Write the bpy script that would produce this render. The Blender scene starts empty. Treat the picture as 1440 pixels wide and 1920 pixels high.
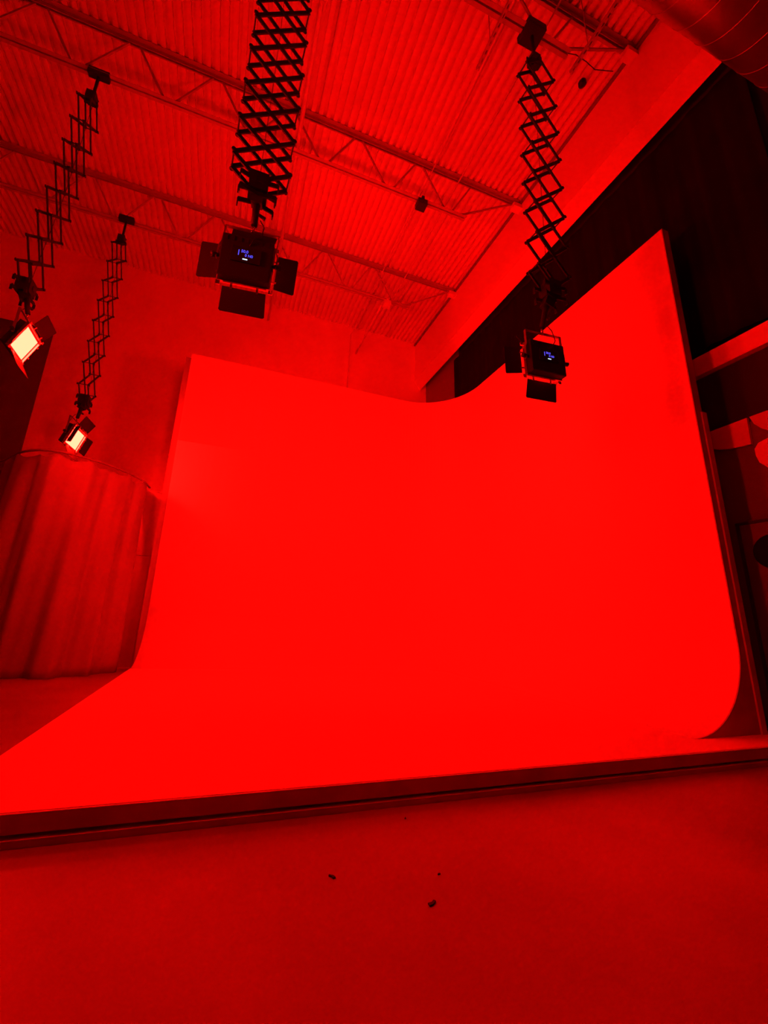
import bpy, bmesh, math, random
from mathutils import Vector, Matrix
random.seed(7)
SC = bpy.context.scene
COL = SC.collection

# ---------------------------------------------------------------- camera
cam_data = bpy.data.cameras.new('camera')
cam_data.sensor_fit = 'HORIZONTAL'
cam_data.sensor_width = 36.0
FPX, CX, CY = 755.853, 674.862, 957.057
cam_data.lens = FPX / 1440.0 * 36.0
cam_data.shift_x = (720.0 - CX) / 1440.0
cam_data.shift_y = (CY - 960.0) / 1440.0
cam_data.clip_start = 0.05
cam = bpy.data.objects.new('camera', cam_data)
COL.objects.link(cam)
RX = Vector((0.94544, -0.32291, 0.04326))
RY = Vector((0.12126, 0.22553, -0.96666))
RZ = Vector((0.30239, 0.91917, 0.25239))
M = Matrix.Identity(4)
for i in range(3):
    M[i][0] = RX[i]; M[i][1] = -RY[i]; M[i][2] = -RZ[i]
M[2][3] = 1.125
cam.matrix_world = M
SC.camera = cam

# ---------------------------------------------------------------- world, exposure
world = bpy.data.worlds.new('world')
SC.world = world
world.use_nodes = True
world.node_tree.nodes['Background'].inputs[0].default_value = (0.02, 0.0, 0.0, 1)
world.node_tree.nodes['Background'].inputs[1].default_value = 0.0
SC.view_settings.view_transform = 'Standard'
SC.view_settings.look = 'None'
SC.view_settings.gamma = 1.0
SC.view_settings.use_curve_mapping = False
SC.view_settings.exposure = 0.0
LED_COLOR = (1.0, 0.0014, 0.0007, 1)     # the lamps are set to red
LED_STRENGTH = 600.0

# ---------------------------------------------------------------- materials
def mat(name, color, rough=0.6, metal=0.0, noise=0.0, nscale=3.0, bump=0.0, bscale=40.0, spec=0.5):
    m = bpy.data.materials.new(name); m.use_nodes = True
    nt = m.node_tree; b = nt.nodes['Principled BSDF']
    b.inputs['Roughness'].default_value = rough
    b.inputs['Metallic'].default_value = metal
    b.inputs['Specular IOR Level'].default_value = spec
    c = (color, color, color, 1) if isinstance(color, float) else (*color, 1)
    b.inputs['Base Color'].default_value = c
    tc = nt.nodes.new('ShaderNodeTexCoord')
    if noise:
        n = nt.nodes.new('ShaderNodeTexNoise'); n.inputs['Scale'].default_value = nscale
        n.inputs['Detail'].default_value = 6
        r = nt.nodes.new('ShaderNodeMapRange')
        r.inputs['From Min'].default_value = 0.3; r.inputs['From Max'].default_value = 0.7
        r.inputs['To Min'].default_value = 1 - noise; r.inputs['To Max'].default_value = 1 + noise
        x = nt.nodes.new('ShaderNodeMix'); x.data_type = 'RGBA'; x.blend_type = 'MULTIPLY'
        x.inputs['Factor'].default_value = 1
        x.inputs['A'].default_value = c
        nt.links.new(tc.outputs['Object'], n.inputs['Vector'])
        nt.links.new(n.outputs['Fac'], r.inputs['Value'])
        nt.links.new(r.outputs['Result'], x.inputs['B'])
        nt.links.new(x.outputs['Result'], b.inputs['Base Color'])
    if bump:
        n2 = nt.nodes.new('ShaderNodeTexNoise'); n2.inputs['Scale'].default_value = bscale
        bp = nt.nodes.new('ShaderNodeBump'); bp.inputs['Strength'].default_value = bump
        bp.inputs['Distance'].default_value = 0.01
        nt.links.new(tc.outputs['Object'], n2.inputs['Vector'])
        nt.links.new(n2.outputs['Fac'], bp.inputs['Height'])
        nt.links.new(bp.outputs['Normal'], b.inputs['Normal'])
    return m

def emis(name, color, strength):
    m = bpy.data.materials.new(name); m.use_nodes = True
    nt = m.node_tree; nt.nodes.clear()
    e = nt.nodes.new('ShaderNodeEmission'); o = nt.nodes.new('ShaderNodeOutputMaterial')
    e.inputs[0].default_value = color; e.inputs[1].default_value = strength
    nt.links.new(e.outputs[0], o.inputs[0])
    return m

WHITE = mat('white_cyc_paint', 0.82, 0.55, noise=0.0)
DECKPAINT = mat('white_stage_paint', 0.72, 0.5, noise=0.05, nscale=1.5)
FASCIA = mat('grey_fascia_board', 0.50, 0.6, noise=0.12, nscale=4)
PANEL = mat('grey_partition_paint', 0.34, 0.7, noise=0.06, nscale=2)
PLY = mat('bare_plywood', 0.42, 0.7, noise=0.1, nscale=3)
FLOOR = mat('polished_concrete', (0.26, 0.25, 0.245), 0.42, noise=0.22, nscale=0.9, bump=0.06, bscale=14)
WALLW = mat('painted_block_wall', 0.88, 0.8, noise=0.05, nscale=1.0)
WALLD = mat('dark_painted_wall', 0.16, 0.8, noise=0.1, nscale=1.0)
WALLK = mat('black_painted_wall', 0.035, 0.9, noise=0.1, nscale=1.0)
CEIL = mat('white_metal_deck', 0.80, 0.5, noise=0.05, nscale=0.7)
STEEL = mat('painted_joist_steel', 0.42, 0.55, noise=0.1, nscale=5)
BULK = mat('white_bulkhead_paint', 0.82, 0.7, noise=0.03, nscale=0.8)
DARKTRIM = mat('dark_steel_angle', 0.2, 0.6)
DRAPE = mat('black_drape_cloth', 0.007, 0.95, spec=0.1, noise=0.2, nscale=2)
DRAPE2 = mat('dark_drape_cloth', 0.12, 0.95, spec=0.1, noise=0.1, nscale=2)
CURTAIN = mat('grey_curtain_cloth', 0.26, 0.75, bump=0.2, bscale=120, noise=0.06, nscale=2)
DUCT = mat('galvanised_duct', 0.35, 0.35, metal=0.85, noise=0.1, nscale=3)
PIPE = mat('white_pipe', 0.72, 0.4)
BLACK = mat('black_powder_coat', 0.010, 0.6, spec=0.3)
BLACKR = mat('black_satin_metal', 0.012, 0.4, spec=0.3)
SILVER = mat('bare_aluminium', 0.7, 0.25, metal=1.0)
YOKE = mat('grey_yoke_metal', 0.25, 0.35, metal=0.6)
SCREEN = mat('display_glass', 0.01, 0.15)
LED = emis('red_led_panel', LED_COLOR, LED_STRENGTH)
LED_LOW = emis('red_led_panel_dimmed', LED_COLOR, LED_STRENGTH*0.11)  # weaker panel for the added fill light behind the camera
BLUE = emis('blue_display_digits', (0.10, 0.07, 0.85, 1), 1.2)
PALE = emis('white_display_bar', (0.7, 0.85, 1.0, 1), 1.3)

# ---------------------------------------------------------------- helpers
class MB:
    def __init__(s): s.bm = bmesh.new()
    def box(s, a, b, bev=0.0):
        x0, y0, z0 = a; x1, y1, z1 = b
        v = [s.bm.verts.new(p) for p in ((x0,y0,z0),(x1,y0,z0),(x1,y1,z0),(x0,y1,z0),(x0,y0,z1),(x1,y0,z1),(x1,y1,z1),(x0,y1,z1))]
        fs = [s.bm.faces.new([v[i] for i in f]) for f in ((3,2,1,0),(4,5,6,7),(0,1,5,4),(1,2,6,5),(2,3,7,6),(3,0,4,7))]
        if bev:
            es = list({e for f in fs for e in f.edges})
            bmesh.ops.bevel(s.bm, geom=es, offset=bev, segments=2, affect='EDGES', profile=0.6)
        return s
    def bar(s, p, q, w, h, up=(0,0,1)):
        p, q = Vector(p), Vector(q); d = (q-p).normalized(); up = Vector(up)
        if abs(d.dot(up)) > 0.98: up = Vector((0,1,0))
        sx = d.cross(up).normalized() * (w/2); sy = sx.cross(d).normalized() * (h/2)
        v = [s.bm.verts.new(c + a*sx + b*sy) for c in (p, q) for a, b in ((-1,-1),(1,-1),(1,1),(-1,1))]
        for f in ((0,1,2,3),(7,6,5,4),(4,5,1,0),(5,6,2,1),(6,7,3,2),(7,4,0,3)): s.bm.faces.new([v[i] for i in f])
        return s
    def tube(s, pts, r, n=12, cap=True):
        pts = [Vector(p) for p in pts]; rings = []; prev = None
        for i, p in enumerate(pts):
            d = (pts[min(i+1, len(pts)-1)] - pts[max(i-1, 0)]).normalized()
            if prev is None:
                a = Vector((0,0,1)) if abs(d.z) < 0.9 else Vector((1,0,0))
                u = d.cross(a).normalized()
            else: u = (prev - d*prev.dot(d)).normalized()
            prev = u; w = d.cross(u)
            rr = r[i] if isinstance(r, (list, tuple)) else r
            rings.append([s.bm.verts.new(p + rr*(math.cos(t)*u + math.sin(t)*w)) for t in [2*math.pi*k/n for k in range(n)]])
        for a, b in zip(rings, rings[1:]):
            for k in range(n):
                f = s.bm.faces.new((a[k], a[(k+1)%n], b[(k+1)%n], b[k])); f.smooth = True
        if cap:
            s.bm.faces.new(rings[0][::-1]); s.bm.faces.new(rings[-1])
        return s
    def prism(s, poly, fn, t0, t1):
        a = [s.bm.verts.new(fn(u, v, t0)) for u, v in poly]; b = [s.bm.verts.new(fn(u, v, t1)) for u, v in poly]
        n = len(poly)
        s.bm.faces.new(a); s.bm.faces.new(b[::-1])
        for i in range(n): s.bm.faces.new((a[i], b[i], b[(i+1)%n], a[(i+1)%n]))
        return s
    def build(s, name, m, parent=None, smooth=False):
        bmesh.ops.recalc_face_normals(s.bm, faces=s.bm.faces)
        me = bpy.data.meshes.new(name); s.bm.to_mesh(me); s.bm.free()
        if smooth:
            for p in me.polygons: p.use_smooth = True
        me.materials.append(m)
        o = bpy.data.objects.new(name, me); COL.objects.link(o)
        if parent: o.parent = parent
        return o

def tag(o, label=None, cat=None, group=None, kind=None):
    if label: o['label'] = label
    if cat: o['category'] = cat
    if group: o['group'] = group
    if kind: o['kind'] = kind
    return o
def struct(name, mb, m, parent=None):
    o = mb.build(name, m, parent)
    if parent is None: o['kind'] = 'structure'
    return o
def thing(name, label, cat, loc=(0,0,0), group=None):
    o = bpy.data.objects.new(name, None); COL.objects.link(o)
    o.location = loc; o.empty_display_size = 0.1
    return tag(o, label, cat, group)

# ---------------------------------------------------------------- dimensions (metres)
HS = 0.139                     # stage height
XL, XR = -1.232, 5.25          # stage left edge, face of the right cyc wing
Y0, YF, YB = 2.63, 2.96, 8.62  # stage front, wing's front edge, face of the back cyc wall
ZT = 6.576                     # top of the cyc
ZC = 10.44                     # underside of the metal deck
YW = 11.12                     # building's back wall
XB = 5.43                      # bulkhead face
XW = 5.86                      # right wall face
ZSOF = 8.98

# ---------------------------------------------------------------- structure
struct('floor', MB().box((-9.5,-5.0,-0.15),(6.2,11.4,0.0)), FLOOR)
struct('wall_back', MB().box((-9.5,YW,0.0),(6.2,YW+0.25,ZC+0.12)), WALLW)
struct('wall_left', MB().box((-9.5,-5.0,0.0),(-9.2,YW,ZC+0.12)), WALLW)
struct('wall_front', MB().box((-9.5,-5.3,0.0),(6.2,-5.0,ZC+0.12)), WALLD)
ms = MB().box((XW,-5.0,0.0),(XW+0.25,YW,ZC+0.12))
wr = ms.build('wall_right', WALLD); wr['kind'] = 'structure'
wr.data.materials.clear()
# wall colour: dark grey below, black above the mezzanine line, paler at the far end
mw = mat('two_tone_wall', 0.2, 0.85)
nt = mw.node_tree; b = nt.nodes['Principled BSDF']
tc = nt.nodes.new('ShaderNodeTexCoord'); sp = nt.nodes.new('ShaderNodeSeparateXYZ')
gt = nt.nodes.new('ShaderNodeMath'); gt.operation = 'GREATER_THAN'; gt.inputs[1].default_value = 3.62
mx = nt.nodes.new('ShaderNodeMix'); mx.data_type = 'RGBA'
mx.inputs['A'].default_value = (0.15,0.15,0.15,1); mx.inputs['B'].default_value = (0.016,0.016,0.016,1)
nt.links.new(tc.outputs['Object'], sp.inputs[0]); nt.links.new(sp.outputs['Z'], gt.inputs[0])
nt.links.new(gt.outputs[0], mx.inputs['Factor']); g2 = nt.nodes.new('ShaderNodeMath'); g2.operation = 'GREATER_THAN'; g2.inputs[1].default_value = 9.05
m2 = nt.nodes.new('ShaderNodeMix'); m2.data_type = 'RGBA'; m2.inputs['B'].default_value = (0.22,0.22,0.22,1)
nt.links.new(sp.outputs['Y'], g2.inputs[0]); nt.links.new(g2.outputs[0], m2.inputs['Factor'])
nt.links.new(mx.outputs['Result'], m2.inputs['A']); nt.links.new(m2.outputs['Result'], b.inputs['Base Color'])
wr.data.materials.append(mw)

# corrugated metal deck: trapezoid ribs running front to back
cb = MB(); pitch = 0.146; d = 0.07; x = -9.4; prof = []
while x < 5.9:
    prof += [(x, ZC), (x+0.078, ZC), (x+0.086, ZC+d), (x+0.138, ZC+d)]
    x += pitch
va = [cb.bm.verts.new((px, -5.0, pz)) for px, pz in prof]; vb = [cb.bm.verts.new((px, YW+0.1, pz)) for px, pz in prof]
vc = [cb.bm.verts.new((px, -5.0, ZC+0.12)) for px, pz in prof]; vd = [cb.bm.verts.new((px, YW+0.1, ZC+0.12)) for px, pz in prof]
for i in range(len(prof)-1):
    cb.bm.faces.new((va[i], va[i+1], vb[i+1], vb[i])); cb.bm.faces.new((vc[i], vd[i], vd[i+1], vc[i+1]))
struct('ceiling', cb, CEIL)

# bulkhead / boxed beam along the right side, soffit sloped to catch more light
struct('trim_1', MB().prism([(XB,ZC+0.04),(XB,ZSOF),(5.63,8.69),(XW,9.0),(XW,ZC+0.04)], lambda u, v, t: Vector((u, t, v)), -5.0, YW), BULK)
struct('trim_2', MB().box((XB-0.05,-5.0,ZC-0.07),(XB,YW,ZC-0.02)), DARKTRIM)  # dark strip along the top of the bulkhead face
struct('trim_3', MB().box((XW-0.10,-5.0,4.463),(XW,8.9,4.73)), BULK)      # white band on the right wall
struct('baseboard_right', MB().box((XW-0.02,-5.0,0.0),(XW,8.9,0.12)), WALLK)

# ---------------------------------------------------------------- cyclorama
cyc = thing('cyclorama', 'large white infinity cove with curved corner on a low stage', 'cyclorama', (2.0,5.5,0))
MB().box((XL,Y0+0.02,0.05),(5.45,YB+0.12,HS)).build('stage_deck', WHITE, cyc)
MB().box((XL,Y0,0.052),(5.45,Y0+0.02,HS-0.002)).build('fascia_board', FASCIA, cyc)
MB().box((XL+0.02,Y0+0.07,0.0),(5.43,YB+0.1,0.05)).build('stage_base', FASCIA, cyc)
MB().box((XL,Y0-0.02,0.0),(5.45,Y0+0.07,0.034)).build('kick_strip', FASCIA, cyc)
# sweep a cove profile along the back wall, round the corner and up the right wing
rc, rv, TH = 1.35, 0.88, 0.12
path = []      # (point, outward normal)
path += [(Vector((xx, YB)), Vector((0,1))) for xx in (XL, 0.5, 2.0, XR-rc)]
for k in range(1, 24):
    t = math.pi/2 * k/24
    n = Vector((math.sin(t), math.cos(t)))
    path.append((Vector((XR-rc, YB-rc)) + n*rc, n))
path += [(Vector((XR, yy)), Vector((1,0))) for yy in (YB-rc, 6.0, 4.5, YF)]
prof = [(-rv-0.03, HS-0.002)]
for k in range(1, 25):
    t = math.pi/2 * k/24
    prof.append((-rv + rv*math.sin(t), HS + rv - rv*math.cos(t)))
prof += [(0, 2.5), (0, 4.5), (0, ZT), (TH, ZT), (TH, HS-0.012), (-rv+0.08, HS-0.012)]
sb = MB(); rows = []
for p, n in path:
    rows.append([sb.bm.verts.new((p.x+n.x*o, p.y+n.y*o, z)) for o, z in prof])
for a, b2 in zip(rows, rows[1:]):
    for i in range(len(prof)):
        j = (i+1) % len(prof)
        f = sb.bm.faces.new((a[i], a[j], b2[j], b2[i])); f.smooth = i < len(prof)-5
sb.bm.faces.new(rows[0]); 
co = sb.build('cove_wall', WHITE, cyc)
# open front end of the wing: bare sheet closing the side of the curve
eb = MB()
poly = [(XR+o, z) for o, z in prof]
eb.prism(poly, lambda u, v, t: Vector((u, t, v)), YF-0.012, YF+0.0)
eb.build('end_panel', PLY, cyc)
MB().box((XR+TH-0.03,YF-0.03,HS),(XR+TH+0.05,YF+0.06,3.74)).build('corner_post', FASCIA, cyc)
MB().box((XL-0.13,YB+0.125,0.0),(XL+0.01,YB+0.18,6.54)).build('edge_batten', PANEL, cyc)  # grey strip along the left edge of the cove
for o in cyc.children: o.location = (-2.0,-5.5,0)

# ---------------------------------------------------------------- partition beside the cyc
pt = thing('partition_panel', 'low pale partition panel between the curtain and the cove', 'partition', (-1.45,9.0,0))
MB().box((-0.40,0,0.0),(0.45,0.08,2.09)).build('lower_panel', PANEL, pt)
MB().box((-0.40,0,2.10),(0.45,0.08,3.44)).build('upper_panel', PANEL, pt)

# ---------------------------------------------------------------- drapes and curtain
def cloth(name, top, bot, zt, zb, amp, folds, m, parent=None, nz=24, ny=260, seed=1, thick=0.006):
    rnd = random.Random(seed); ph = [rnd.uniform(0, 6.28) for _ in range(6)]
    def along(path, t):
        L = [0]; 
        for a, b in zip(path, path[1:]): L.append(L[-1] + (Vector(b)-Vector(a)).length)
        s = t*L[-1]
        for i in range(len(path)-1):
            if s <= L[i+1] + 1e-9:
                u = (s-L[i])/(L[i+1]-L[i]); a, b = Vector(path[i]), Vector(path[i+1]); return a.lerp(b, u), (b-a).normalized()
        return Vector(path[-1]), (Vector(path[-1])-Vector(path[-2])).normalized()
    mb = MB(); rows = []
    for j in range(nz+1):
        v = j/nz; row = []
        for i in range(ny+1):
            t = i/ny
            p1, d1 = along(top, t); p2, d2 = along(bot, t)
            p = p1.lerp(p2, v); dd = d1.lerp(d2, v)
            nrm = Vector((-dd.y, dd.x)); nrm.normalize()
            w = math.sin(folds*6.283*t + ph[0] + 0.6*math.sin(v*2.5+ph[1])) * 0.6 + 0.4*math.sin(folds*6.283*0.47*t + ph[2] + v*1.3) + 0.18*math.sin(folds*6.283*2.3*t + ph[3] - v)
            a = amp*(0.55+0.6*v)
            p = p + nrm*w*a
            row.append(mb.bm.verts.new((p.x, p.y, zt(t)*(1-v) + zb*v)))
        rows.append(row)
    for a, b in zip(rows, rows[1:]):
        for i in range(ny):
            f = mb.bm.faces.new((a[i], a[i+1], b[i+1], b[i])); f.smooth = True
    o = mb.build(name, m, parent)
    so = o.modifiers.new('thickness', 'SOLIDIFY'); so.thickness = thick
    return o

cur = thing('curved_curtain', 'long grey curtain hanging in loose folds from a curved rail', 'curtain', (-2.8,7.8,0))
def spl(pts, n=40):
    out = []
    P = [Vector(p) for p in pts]; P = [P[0]*2-P[1]] + P + [P[-1]*2-P[-2]]
    for i in range(1, len(P)-2):
        for k in range(n):
            t = k/n
            out.append(0.5*((2*P[i]) + (P[i+1]-P[i-1])*t + (2*P[i-1]-5*P[i]+4*P[i+1]-P[i+2])*t*t + (3*P[i]-P[i-1]-3*P[i+1]+P[i+2])*t**3))
    out.append(P[-2]); return out
L0 = lambda pts: [(p[0]+2.8, p[1]-7.8) for p in pts]
top = spl(L0([(-1.66,9.05),(-1.75,8.5),(-2.17,7.84),(-2.78,7.48),(-3.33,7.70),(-3.9,8.4),(-4.6,9.2)]), 10)
bot = spl(L0([(-1.72,8.62),(-1.68,8.1),(-2.12,7.72),(-2.75,7.62),(-3.4,7.70),(-4.0,8.3),(-4.7,9.1)]), 10)
cloth('curtain_cloth', top, bot, lambda t: 3.44 + 0.03*math.sin(t*75), 0.012, 0.11, 8, CURTAIN, cur, seed=5)
MB().tube([(p.x, p.y, 3.52) for p in top], 0.02).build('curtain_rail', DARKTRIM, cur)

bd = cloth('dark_drape', [(-9.1,YW-0.15),(-4.83,YW-0.15)], [(-9.1,YW-0.15),(-4.83,YW-0.15)], lambda t: 7.86, 0.02, 0.012, 9, DRAPE2, seed=3)
tag(bd, 'tall dark drape covering the left part of the back wall', 'drape')
rd = cloth('black_drape', [(XW-0.15,9.08),(XW-0.15,1.95)], [(XW-0.15,9.08),(XW-0.15,1.95)], lambda t: 8.55, 4.76, 0.03, 20, DRAPE, seed=9, ny=600)
tag(rd, 'wide black drape high on the right wall behind the cove wing', 'drape')

# ---------------------------------------------------------------- roof joists
def joist(y, label, xend=XB, x0=-9.2):
    ZJ, ZK = 10.30, 9.42
    t = thing('roof_joist', label, 'roof joist', (0,y,ZK), 'open web steel joists under the deck')
    tc_ = MB()
    for s in (-1, 1):   # double angle top chord
        tc_.box((x0, s*0.012 if s>0 else -0.085, ZC-0.012-ZK), (xend, 0.085 if s>0 else -0.012, ZC-0.004-ZK))
        tc_.box((x0, s*0.020-0.004, ZC-0.09-ZK), (xend, s*0.020+0.004, ZC-0.012-ZK))
    tc_.build('top_chord', STEEL, t)
    bc = MB(); xe = 3.95
    for s in (-1, 1):
        bc.box((x0, 0.012 if s>0 else -0.065, -0.035), (xe, 0.065 if s>0 else -0.012, -0.028))
        bc.box((x0, s*0.016-0.004, -0.028), (xe, s*0.016+0.004, 0.035))
    bc.build('bottom_chord', STEEL, t)
    xt = -2.5 - 1.343*4
    while xt < 4.3:
        zt = ZC-0.10-ZK
        if xt-0.58 > x0:
            MB().bar((xt-0.09,0,zt),(xt-0.58,0,0.02),0.030,0.030).build('web_rod', STEEL, t)
        if xt+0.57 < 3.9:
            MB().bar((xt+0.08,0,zt),(xt+0.58,0,0.02),0.030,0.030).build('web_rod', STEEL, t)
        xt += 1.343
    MB().bar((3.82,0,0.0),(5.2,0,zt),0.03,0.03).build('end_brace', STEEL, t)
    MB().box((xend-0.22,-0.08,ZC-0.2-ZK),(xend,0.08,ZC-0.095-ZK)).build('bearing_seat', BULK, t)
    return t
joist(3.00, 'nearest steel roof joist, holding the two pantographs closest to the camera')
joist(5.76, 'middle steel roof joist, with a small dark box clamped near its right end')
joist(8.52, 'farthest steel roof joist, with a pale box near its right end')
joist(0.24, 'steel roof joist above the camera, outside the picture')

# ---------------------------------------------------------------- ceiling services
def pipe(name, pts, r, label, cat='conduit', m=PIPE, group=None):
    o = MB().tube(pts, r).build(name, m); return tag(o, label, cat, group)
pipe('ceiling_pipe', [(0.33,-4.9,9.92),(0.38,YW,9.92)], 0.038, 'thick white pipe running front to back beside the central pantograph', 'pipe')
G = 'thin white conduits below the deck'
pipe('electrical_conduit', [(3.14,2.5,10.2),(3.10,YW-0.04,10.2),(3.06,YW-0.03,10.15),(3.0,YW-0.03,6.4)], 0.014, 'thin white conduit that turns down the back wall', 'conduit', group=G)
pipe('electrical_conduit', [(3.76,-3.0,10.2),(3.76,9.36,10.2),(3.76,9.4,9.5)], 0.014, 'thin white conduit ending at the pale box on the far joist', 'conduit', group=G)
pipe('electrical_conduit', [(3.27,8.8,9.5),(3.27,YW,9.5)], 0.03, 'short fat conduit between the pale box and the back wall', 'conduit', group=G)

def strut(x, y0, y1, z, label):
    t = thing('channel_strut', label, 'strut', (x,y0,z), 'slotted channel struts hung by rods')
    L = y1-y0; mb = MB()
    mb.box((-0.024,0,0),(-0.020,L,0.05)); mb.box((0.020,0,0),(0.024,L,0.05)); mb.box((-0.02,0,0.046),(0.02,L,0.05))
    # web with slots: two rails and bridges between the slots
    mb.box((-0.024,0,-0.003),(-0.008,L,0.0)); mb.box((0.008,0,-0.003),(0.024,L,0.0))
    y = 0
    while y < L-0.03:
        mb.box((-0.008,y,-0.003),(0.008,y+0.05,0.0)); y += 0.10
    mb.build('channel', STEEL, t)
    for yy in (0.4, L-0.32):
        MB().tube([(0,yy,-0.02),(0,yy,ZC-z)],0.007).build('hanging_rod', STEEL, t)
    return t
strut(2.77, 1.2, 3.60, 9.33, 'slotted channel strut left of the right pantograph')
strut(4.13, 1.2, 3.14, 9.33, 'slotted channel strut right of the right pantograph')

pipe('ceiling_cable', [(3.5,3.10,9.80),(3.95,3.21,9.9),(4.14,3.19,9.9),(4.31,3.15,9.9),(4.51,3.15,9.88),(4.72,3.17,9.86),(5.03,3.10,9.9)], 0.006, 'thin dark cable sagging along the nearest joist towards the bulkhead', 'cable', BLACKR)
fx = thing('ceiling_sensor', 'small round dark fixture under the deck beside the bulkhead', 'sensor', (4.93,3.56,ZC))
MB().tube([(0,0,0),(0,0,-0.07)],0.02).build('stem', STEEL, fx)
MB().tube([(0,0,-0.06),(0,0,-0.07),(0,0,-0.12),(0,0,-0.14)],[0.02,0.065,0.065,0.03],n=20).build('sensor_head', BLACKR, fx)

# spiral duct crossing the top right corner
dt = thing('spiral_duct', 'large round spiral metal duct crossing the top right corner', 'duct', (0,1.33,7.80))
MB().tube([(-9.19+0.5*k,0,0) for k in range(31)] + [(XW-0.01,0,0)], 0.50, n=64, cap=False).build('duct_body', DUCT, dt)
k = 0; x = -8.9
while x < XW-0.1:
    MB().tube([(x-0.006,0,0),(x-0.003,0,0),(x+0.003,0,0),(x+0.006,0,0)], [0.499,0.504,0.504,0.499], n=64, cap=False).build('seam_ring', DUCT, dt)
    x += 0.36

def clampbox(x, y, m, label):
    t = thing('junction_box', label, 'junction box', (x,y,9.36), 'small boxes on the joist bottom chords')
    MB().box((-0.10,-0.09,-0.13),(0.10,0.09,0.0),0.008).build('box_body', m, t)
    MB().box((-0.03,-0.10,0.0),(0.03,0.10,0.06),0.004).build('clamp', m, t)
    return t
clampbox(2.92, 5.76, BLACKR, 'small dark box under the middle joist')
clampbox(3.30, 8.52, PIPE, 'small pale box under the farthest joist')

# ---------------------------------------------------------------- pantographs
def pantograph(label, x0, y0, z0, h, L, th, w, tx, ty, bx, h2, mir, k0, k1, foot, AH=0.040, slim=False):
    """two parallel scissor lattices joined by cross rods; node k sits at z0-h*k-h2*k*k"""
    t = thing('lighting_pantograph', label, 'pantograph', (x0,y0,9.39), 'scissor pantographs hanging from the joists')
    O = Vector((x0,y0,9.39))
    u = Vector((math.cos(th), math.sin(th), 0))
    n = Vector((-math.sin(th), math.cos(th), 0)) * (1 if mir else -1)
    def C(k): return Vector((x0+tx*k+bx*k*k, y0+ty*k, z0-h*k-h2*k*k)) - O
    def N(s, m_, k): return C(k) + u*(s*L/2) + n*(m_*w/2)
    def arm(a, b, off):
        MB().bar(a + n*off, b + n*off, 0.014, AH, up=n.cross((b-a)).normalized()).build('scissor_arm', BLACK, t)
    for m_ in (-1, 1):
        for k in range(k0, k1):
            arm(N(-1,m_,k), N(1,m_,k+1), 0.004*m_)
            arm(N(1,m_,k), N(-1,m_,k+1), -0.004*m_)
        for s in (-1, 1):     # half arms closing the lattice at both ends
            arm(N(s,m_,k0), (C(k0-0.5))+n*(m_*w/2), 0.004*s*m_)
            arm(N(s,m_,k1), (C(k1+0.5))+n*(m_*w/2), 0.004*s*m_)
    for k in range(k0, k1+1):
        for s in (-1, 1):
            MB().tube([N(s,-1,k)-n*0.025, N(s,-1,k)-n*0.012, N(s,-1,k)-n*0.0119, N(s,1,k)+n*0.0119, N(s,1,k)+n*0.012, N(s,1,k)+n*0.025], [0.020,0.020,0.007,0.007,0.020,0.020], n=10).build('cross_rod', BLACK, t)
    # trolley on the joist chord and the bracket below it
    by = 0.05 if slim else 0.13
    MB().box((-0.15,-by,-0.08),(0.15,by,0.045),0.01).build('trolley_box', BLACK, t)
    tp = C(k0-0.5)
    MB().tube([(0,0,-0.07),(tp.x*0.5,tp.y*0.5,(tp.z-0.07)/2),tuple(tp)],0.022).build('top_rod', BLACK, t)
    b = MB(); b.bar(tp-n*(w/2+0.02), tp+n*(w/2+0.02), 0.05, 0.05); b.bar(tp+Vector((0,0,0.18)), tp-Vector((0,0,0.03)), 0.09, 0.07)
    b.bar(tp-u*0.10+Vector((0,0,0.06)), tp+u*0.10+Vector((0,0,0.06)), 0.10, 0.02)
    b.bar(tp-u*0.10+Vector((0,0,0.06)), tp-u*0.10-Vector((0,0,0.05)), 0.10, 0.012)
    b.bar(tp-u*0.02+Vector((0,0,0.0)), tp-u*0.02+Vector((0,0,0.14)), 0.13, 0.13)
    b.build('top_bracket', BLACK, t)
    MB().tube([tuple(tp+Vector((0,0,0.2))), tuple(tp+Vector((0,0,0.2))+u*0.10+n*0.04)], [0.010,0.018]).build('clamp_knob', BLACK, t)
    # lower carriage with cable hooks, ending in a spigot socket
    bp = C(k1+0.5); ft = Vector(foot) - O
    mid = bp.lerp(ft, 0.45)
    b = MB(); b.bar(bp+Vector((0,0,0.10)), bp-Vector((0,0,0.10)), 0.17, 0.17); b.bar(bp-Vector((0,0,0.08)), mid, 0.10, 0.12); b.bar(bp-n*(w/2+0.02), bp+n*(w/2+0.02), 0.06, 0.06)
    b.build('carriage', BLACK, t)
    for zz, q in ((0.03, 1.0), (-0.12, 0.95)):
        for dv in (u, -u):
            for sgn in (-1, 1):
                hb = MB(); a0 = bp + Vector((0,0,zz)) + n*(0.045*sgn); a1 = a0 + dv*0.17*q + n*0.03*sgn
                hb.bar(a0, a1, 0.012, 0.045); hb.bar(a1, a1 - Vector((0,0,0.07)) , 0.012, 0.03, up=tuple(n))
                hb.build('cable_hook', BLACK, t)
    MB().tube([tuple(mid+Vector((0,0,0.02))), tuple(mid.lerp(ft,0.5)), tuple(ft)], [0.036,0.03,0.028]).build('spigot_socket', BLACK, t)
    MB().tube([tuple(mid.lerp(ft,0.35)), tuple(mid.lerp(ft,0.35)+u*0.09+n*0.03)], [0.010,0.018]).build('clamp_knob', BLACK, t)
    # lift cord running down the middle
    MB().tube([tuple(tp+n*0.03), tuple(C((k0+k1)/2)+n*0.03), tuple(bp+n*0.03)], 0.003, n=6).build('lift_cord', BLACK, t)
    return t

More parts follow.
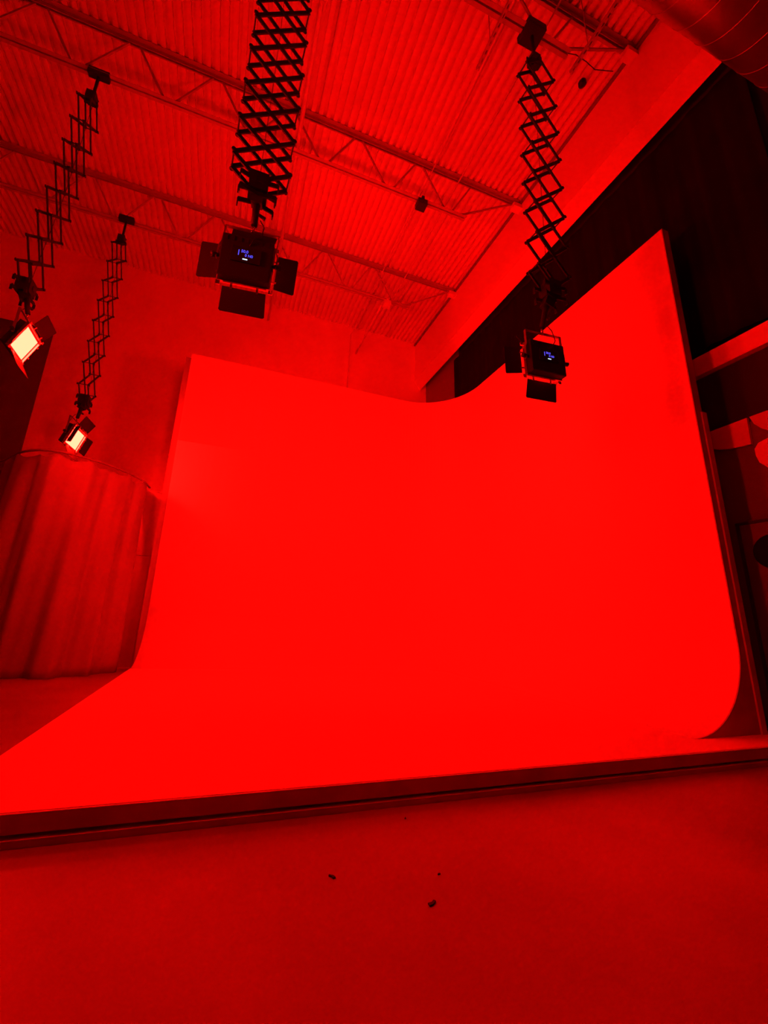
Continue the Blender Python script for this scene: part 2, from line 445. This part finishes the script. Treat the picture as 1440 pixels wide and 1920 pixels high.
# ---------------------------------------------------------------- studio lights
W, H, D = 0.45, 0.382, 0.11
PROTO = {}
def light_parts():
    b = MB(); b.box((-W/2,0,-H/2),(W/2,D-0.02,H/2),0.012)
    for i in range(7):      # cooling fins along top
        b.box((-W/2+0.03+i*0.06,-0.004,H/2-0.06),(-W/2+0.05+i*0.06,0.0,H/2-0.02))
    PROTO['housing'] = (b, BLACK)
    b = MB(); b.box((-0.13,-0.012,-0.055),(0.13,0.0,0.085),0.008); PROTO['control_panel'] = (b, BLACKR)
    b = MB(); F = 0.016
    fw, fh = W+0.02, H+0.02
    b.box((-fw/2,D-0.03,fh/2-F),(fw/2,D+0.012,fh/2)); b.box((-fw/2,D-0.03,-fh/2),(fw/2,D+0.012,-fh/2+F))
    b.box((-fw/2,D-0.03,-fh/2+F),(-fw/2+F,D+0.012,fh/2-F)); b.box((fw/2-F,D-0.03,-fh/2+F),(fw/2,D+0.012,fh/2-F))
    PROTO['front_frame'] = (b, SILVER)
    b = MB(); b.box((-W*0.44,D-0.018,-H*0.42),(W*0.44,D-0.012,H*0.42)); PROTO['led_panel'] = (b, LED)
light_parts()
MESH = {}
def part(name, parent, mtx=None):
    if name not in MESH:
        mb, m = PROTO[name]; o = mb.build(name, m, parent); MESH[name] = o.data
    else:
        o = bpy.data.objects.new(name, MESH[name]); COL.objects.link(o); o.parent = parent
    return o
def text_mesh(body, size, m, parent, loc, name):
    cu = bpy.data.curves.new(name, 'FONT'); cu.body = body; cu.size = size; cu.extrude = 0.0006
    cu.align_x = 'CENTER'; cu.align_y = 'CENTER'; cu.offset = 0.0008
    tmp = bpy.data.objects.new('tmp', cu); COL.objects.link(tmp)
    dg = bpy.context.evaluated_depsgraph_get(); dg.update()
    me = bpy.data.meshes.new_from_object(tmp.evaluated_get(dg))
    bpy.data.objects.remove(tmp); me.materials.clear(); me.materials.append(m)
    # letters face the rear (-y)
    me.transform(Matrix.Rotation(math.pi/2, 4, 'X'))
    o = bpy.data.objects.new(name, me); COL.objects.link(o); o.parent = parent; o.location = loc
    return o

def studio_light(label, c, yaw, tilt, roll, front, doors, top):
    """front: c is the centre of the LED face instead of the rear face; doors: fold angles (deg) top, bottom, left(-r), right(+r)"""
    e = Vector((math.cos(yaw)*math.cos(tilt), math.sin(yaw)*math.cos(tilt), math.sin(tilt)))
    r = e.cross(Vector((0,0,1))).normalized(); v = r.cross(e)
    r2 = r*math.cos(roll) + v*math.sin(roll); v2 = -r*math.sin(roll) + v*math.cos(roll)
    mt = Matrix.Identity(4)
    for i in range(3): mt[i][0] = r2[i]; mt[i][1] = e[i]; mt[i][2] = v2[i]
    pos = Vector(c) - (e*(D-0.012) if front else Vector((0,0,0)))
    mt.translation = pos
    t = thing('studio_light', label, 'studio light', (0,0,0), 'LED panel lights on pantographs')
    t.matrix_world = mt
    part('housing', t)
    cp = part('control_panel', t); 
    text_mesh('50.0', 0.036, BLUE, cp, (-0.012,-0.0135,0.040), 'display_digits')
    text_mesh('0 N0', 0.034, BLUE, cp, (0.028,-0.0135,0.006), 'display_digits')
    MB().box((-0.066,-0.0135,0.0),(-0.058,-0.012,0.05)).build('display_bar', BLUE, cp)
    MB().box((-0.022,-0.0135,-0.034),(0.020,-0.012,-0.024)).build('indicator_lamp', PALE, cp)
    fr = part('front_frame', t)
    for sx in (-1, 1):
        for sz in (-1, 1):
            q = MB(); q.box((sx*(W/2+0.01)-0.02,D+0.006,sz*(H/2+0.01)-0.02),(sx*(W/2+0.01)+0.02,D+0.022,sz*(H/2+0.01)+0.02),0.004)
            q.build('frame_corner', SILVER, fr)
    part('led_panel', t)
    # barn doors hinged on the frame
    fw, fh = W+0.02, H+0.02; yh = D+0.02
    for side, ang in zip(('t','b','l','r'), doors):
        if ang is None: continue
        a = math.radians(ang); ca, sa = math.cos(a), math.sin(a)
        if side in 'tb': wid, ln = W*0.86, 0.235
        else: wid, ln = H*0.84, 0.205
        mb = MB(); g = 0.02
        w0, w1 = wid/2, wid/2*1.06
        pts = [(-w0,g),(w0,g),(w1,ln-0.012),(w1-0.012,ln),(-w1+0.012,ln),(-w1,ln-0.012)]
        def fn(s, q, tt, side=side):
            out = q*ca - tt*sa; fw_ = q*sa + tt*ca
            if side == 't': return Vector((s, yh+fw_, fh/2+out))
            if side == 'b': return Vector((s, yh+fw_, -fh/2-out))
            if side == 'l': return Vector((-fw/2-out, yh+fw_, s))
            return Vector((fw/2+out, yh+fw_, s))
        mb.prism(pts, fn, -0.002, 0.002)
        dr = mb.build('barn_door', BLACK, t)
        for s in (-wid*0.3, wid*0.3):
            MB().bar(fn(s,-0.012,0), fn(s,0.035,0), 0.02, 0.008, up=tuple(fn(s,0,1)-fn(s,0,0))).build('hinge', SILVER, dr)
    # yoke stays upright while the head tilts
    yk = MB(); yw = W/2+0.035; piv = Vector((0, D*0.45, 0)); zt = 0.335
    Rt = Matrix.Rotation(-tilt, 3, 'X')
    def Y(p): return tuple(piv + Rt @ Vector(p))
    for s in (-1, 1):
        yk.bar(Y((s*yw,0,-0.03)), Y((s*yw,0,0.10)), 0.006, 0.03, up=(0,1,0))
        yk.bar(Y((s*yw,0,0.10)), Y((s*(yw-0.02),0,0.16)), 0.006, 0.03, up=(0,1,0))
        yk.bar(Y((s*(yw-0.02),0,0.155)), Y((s*(yw-0.02),0,zt)), 0.006, 0.03, up=(0,1,0))
    yk.bar(Y((-yw+0.02,0,zt)), Y((yw-0.02,0,zt)), 0.03, 0.008)
    yo = yk.build('yoke', YOKE, t)
    for s in (-1, 1):
        MB().tube([Y((s*(yw-0.035),0,0)), Y((s*(yw+0.02),0,0)), Y((s*(yw+0.045),0,0))], [0.012,0.022,0.024], n=14).build('tilt_knob', BLACK, yo)
    MB().tube([Y((0,0,zt-0.01)), Y((0,0,zt+0.10))], 0.014).build('spigot', SILVER, yo)
    MB().tube([Y(p) for p in ((0.05,-0.02,zt+0.12),(0.10,-0.04,zt+0.03),(0.10,-0.07,0.22),(0.06,-0.10,0.17),(0.02,-0.07,0.10))], 0.005, n=8).build('power_cable', BLACK, t)
    bpy.context.view_layer.update()
    return t, t.matrix_world @ Vector(Y((0,0,zt+0.07)))

lights = [
 ('LED panel light left of the picture, out of view', (-2.90,3.00,4.20), 0.22, -0.10, 0.0, False, (15,12,60,5), None),  # unseen light, added to brighten the room from the left
 ('dimmed LED panel light above and behind the camera, out of view', (0.20,0.24,4.55), 0.80, -0.10, 0.0, False, (15,12,8,5), True),  # unseen fill light, added for the camera side of the room
 ('black LED panel light in the middle, its lit blue display facing the camera', (-0.148,3.088,4.135), 1.395, 0.177, -0.061, False, (25,12,8,5), None),
 ('black LED panel light hanging in front of the right cove wing', (3.117,3.043,3.978), 1.538, 0.010, 0.039, False, (30,10,15,62), None),
 ('glowing LED panel light at the left picture edge, nearer one', (-2.838,5.807,4.402), 0.099, -0.39, -0.048, True, (12,50,-29,25), None),
 ('glowing LED panel light farther back, above the curtain rail', (-2.935,8.38,4.11), -0.135, -0.294, 0.024, True, (12,40,10,50), None),
]
feet = []
for a in lights:
    t, foot = studio_light(*a); feet.append(foot)
    if a[-1]:
        for o in t.children:
            if o.name.startswith('led_panel'): o.data = o.data.copy(); o.data.materials[0] = LED_LOW
pantograph('pantograph left of the picture, out of view', -2.86,3.00,8.5054,0.476,0.4819,1.6315,0.1472,0.0011,0.0,-0.0024,-0.0049, False, 0, 7, feet[0], 0.035, True)  # unseen, added to carry the left fill light
pantograph('pantograph above and behind the camera, out of view', 0.20,0.24,8.5054,0.476,0.4819,0.1,0.1472,0.0,0.0,0.0,-0.0049, False, 0, 7, feet[1], 0.035, False)  # unseen, added to carry the fill light behind the camera
pantograph('thick looking black pantograph cut by the top edge, holding the central light', -0.1117,2.9966,6.8481,0.4712,0.5127,0.0885,0.147,0.0027,0.0145,-0.0011,-0.0088, True, -4, 4, feet[2])
pantograph('black scissor pantograph crossing the white bulkhead, holding the right light', 3.2806,3.0065,8.457,0.4918,0.4885,0.0806,0.1449,-0.004,0.0105,0.0003,-0.0032, True, 0, 7, feet[3])
pantograph('black scissor pantograph at the far left, holding the nearer glowing light', -2.8569,5.746,8.5054,0.476,0.4819,1.6315,0.1472,0.0011,0.004,-0.0024,-0.0049, False, 0, 7, feet[4], 0.035, True)
pantograph('thin looking black pantograph farthest back, holding the light above the curtain', -2.9603,8.4134,8.4884,0.4894,0.4411,1.5677,0.1601,0.0018,0.003,0.0,-0.0019, False, 0, 7, feet[5], 0.030, True)

# ---------------------------------------------------------------- right wall: door and white shapes
dr = MB().box((XW-0.05,2.2,0.0),(XW,3.03,2.37)).build('door_1', WALLD); dr['kind'] = 'structure'
mb = MB(); 
for a, b2 in (((XW-0.07,3.03,0),(XW,3.06,2.40)),((XW-0.07,2.17,0),(XW,2.20,2.40)),((XW-0.07,2.17,2.37),(XW,3.06,2.40))): mb.box(a, b2)
mb.build('door_frame', WALLK, dr)
mb = MB(); mb.tube([(XW-0.065,2.74,2.02),(XW-0.045,2.74,2.02)], 0.20, n=48); mb.build('round_window', SCREEN, dr)
def wallshape(poly, label, m=BULK, name='wall_panel'):
    mb = MB(); mb.prism(poly, lambda u, v, t: Vector((t, u, v)), XW-0.045, XW-0.005)
    return tag(mb.build(name, m), label, 'wall panel', 'flat shapes mounted on the right wall')
half = [(3.24,3.655),(2.745,3.665),(2.755,3.325)] + [(2.755+0.485*k/14, 3.325+0.09*(k/14)**1.0 + 0.12*((k/14)-0.0)**4 - 0.0) for k in range(1,15)]
half = [(3.24,3.655),(2.745,3.665),(2.755,3.325),(2.88,3.335),(3.0,3.355),(3.10,3.388),(3.18,3.43),(3.235,3.47)]
wallshape(half, 'pale flat panel with straight top and curved lower edge beside the cove')
wallshape([(2.72,3.665),(2.30,3.665),(2.30,3.40),(2.42,3.36),(2.52,3.38),(2.62,3.46),(2.69,3.56)], 'dim quarter round panel cut by the right picture edge', FASCIA)
wallshape([(2.735,3.25),(2.69,3.31),(2.60,3.335),(2.45,3.33),(2.36,3.25),(2.36,3.05),(2.45,2.97),(2.64,2.975),(2.715,3.07),(2.735,3.16)], 'pale rounded panel below the quarter round one')

# ---------------------------------------------------------------- scraps on the floor
def scrap(x, y, s, rot, label):
    mb = MB(); 
    poly = [(-s,-s*0.25),(-s*0.2,-s*0.45),(s,-s*0.1),(s*0.8,s*0.3),(0,s*0.15),(-s*0.7,s*0.4)]
    mb.prism(poly, lambda u, v, t: Vector((u, v, t)), 0.0, 0.006)
    o = mb.build('floor_scrap', BLACK); o.location = (x,y,0.0); o.rotation_euler = (0,0,rot)
    return tag(o, label, 'scrap', 'small dark scraps on the concrete')
scrap(0.619,2.047,0.018,2.2,'small dark scrap on the floor, leftmost one')
scrap(0.971,1.780,0.022,0.4,'small dark scrap on the floor, nearest to the camera')
scrap(1.171,2.464,0.008,1.0,'tiny dark scrap on the floor just before the stage')
scrap(1.097,1.946,0.007,0.0,'tiny dark scrap on the floor right of the leftmost scrap')
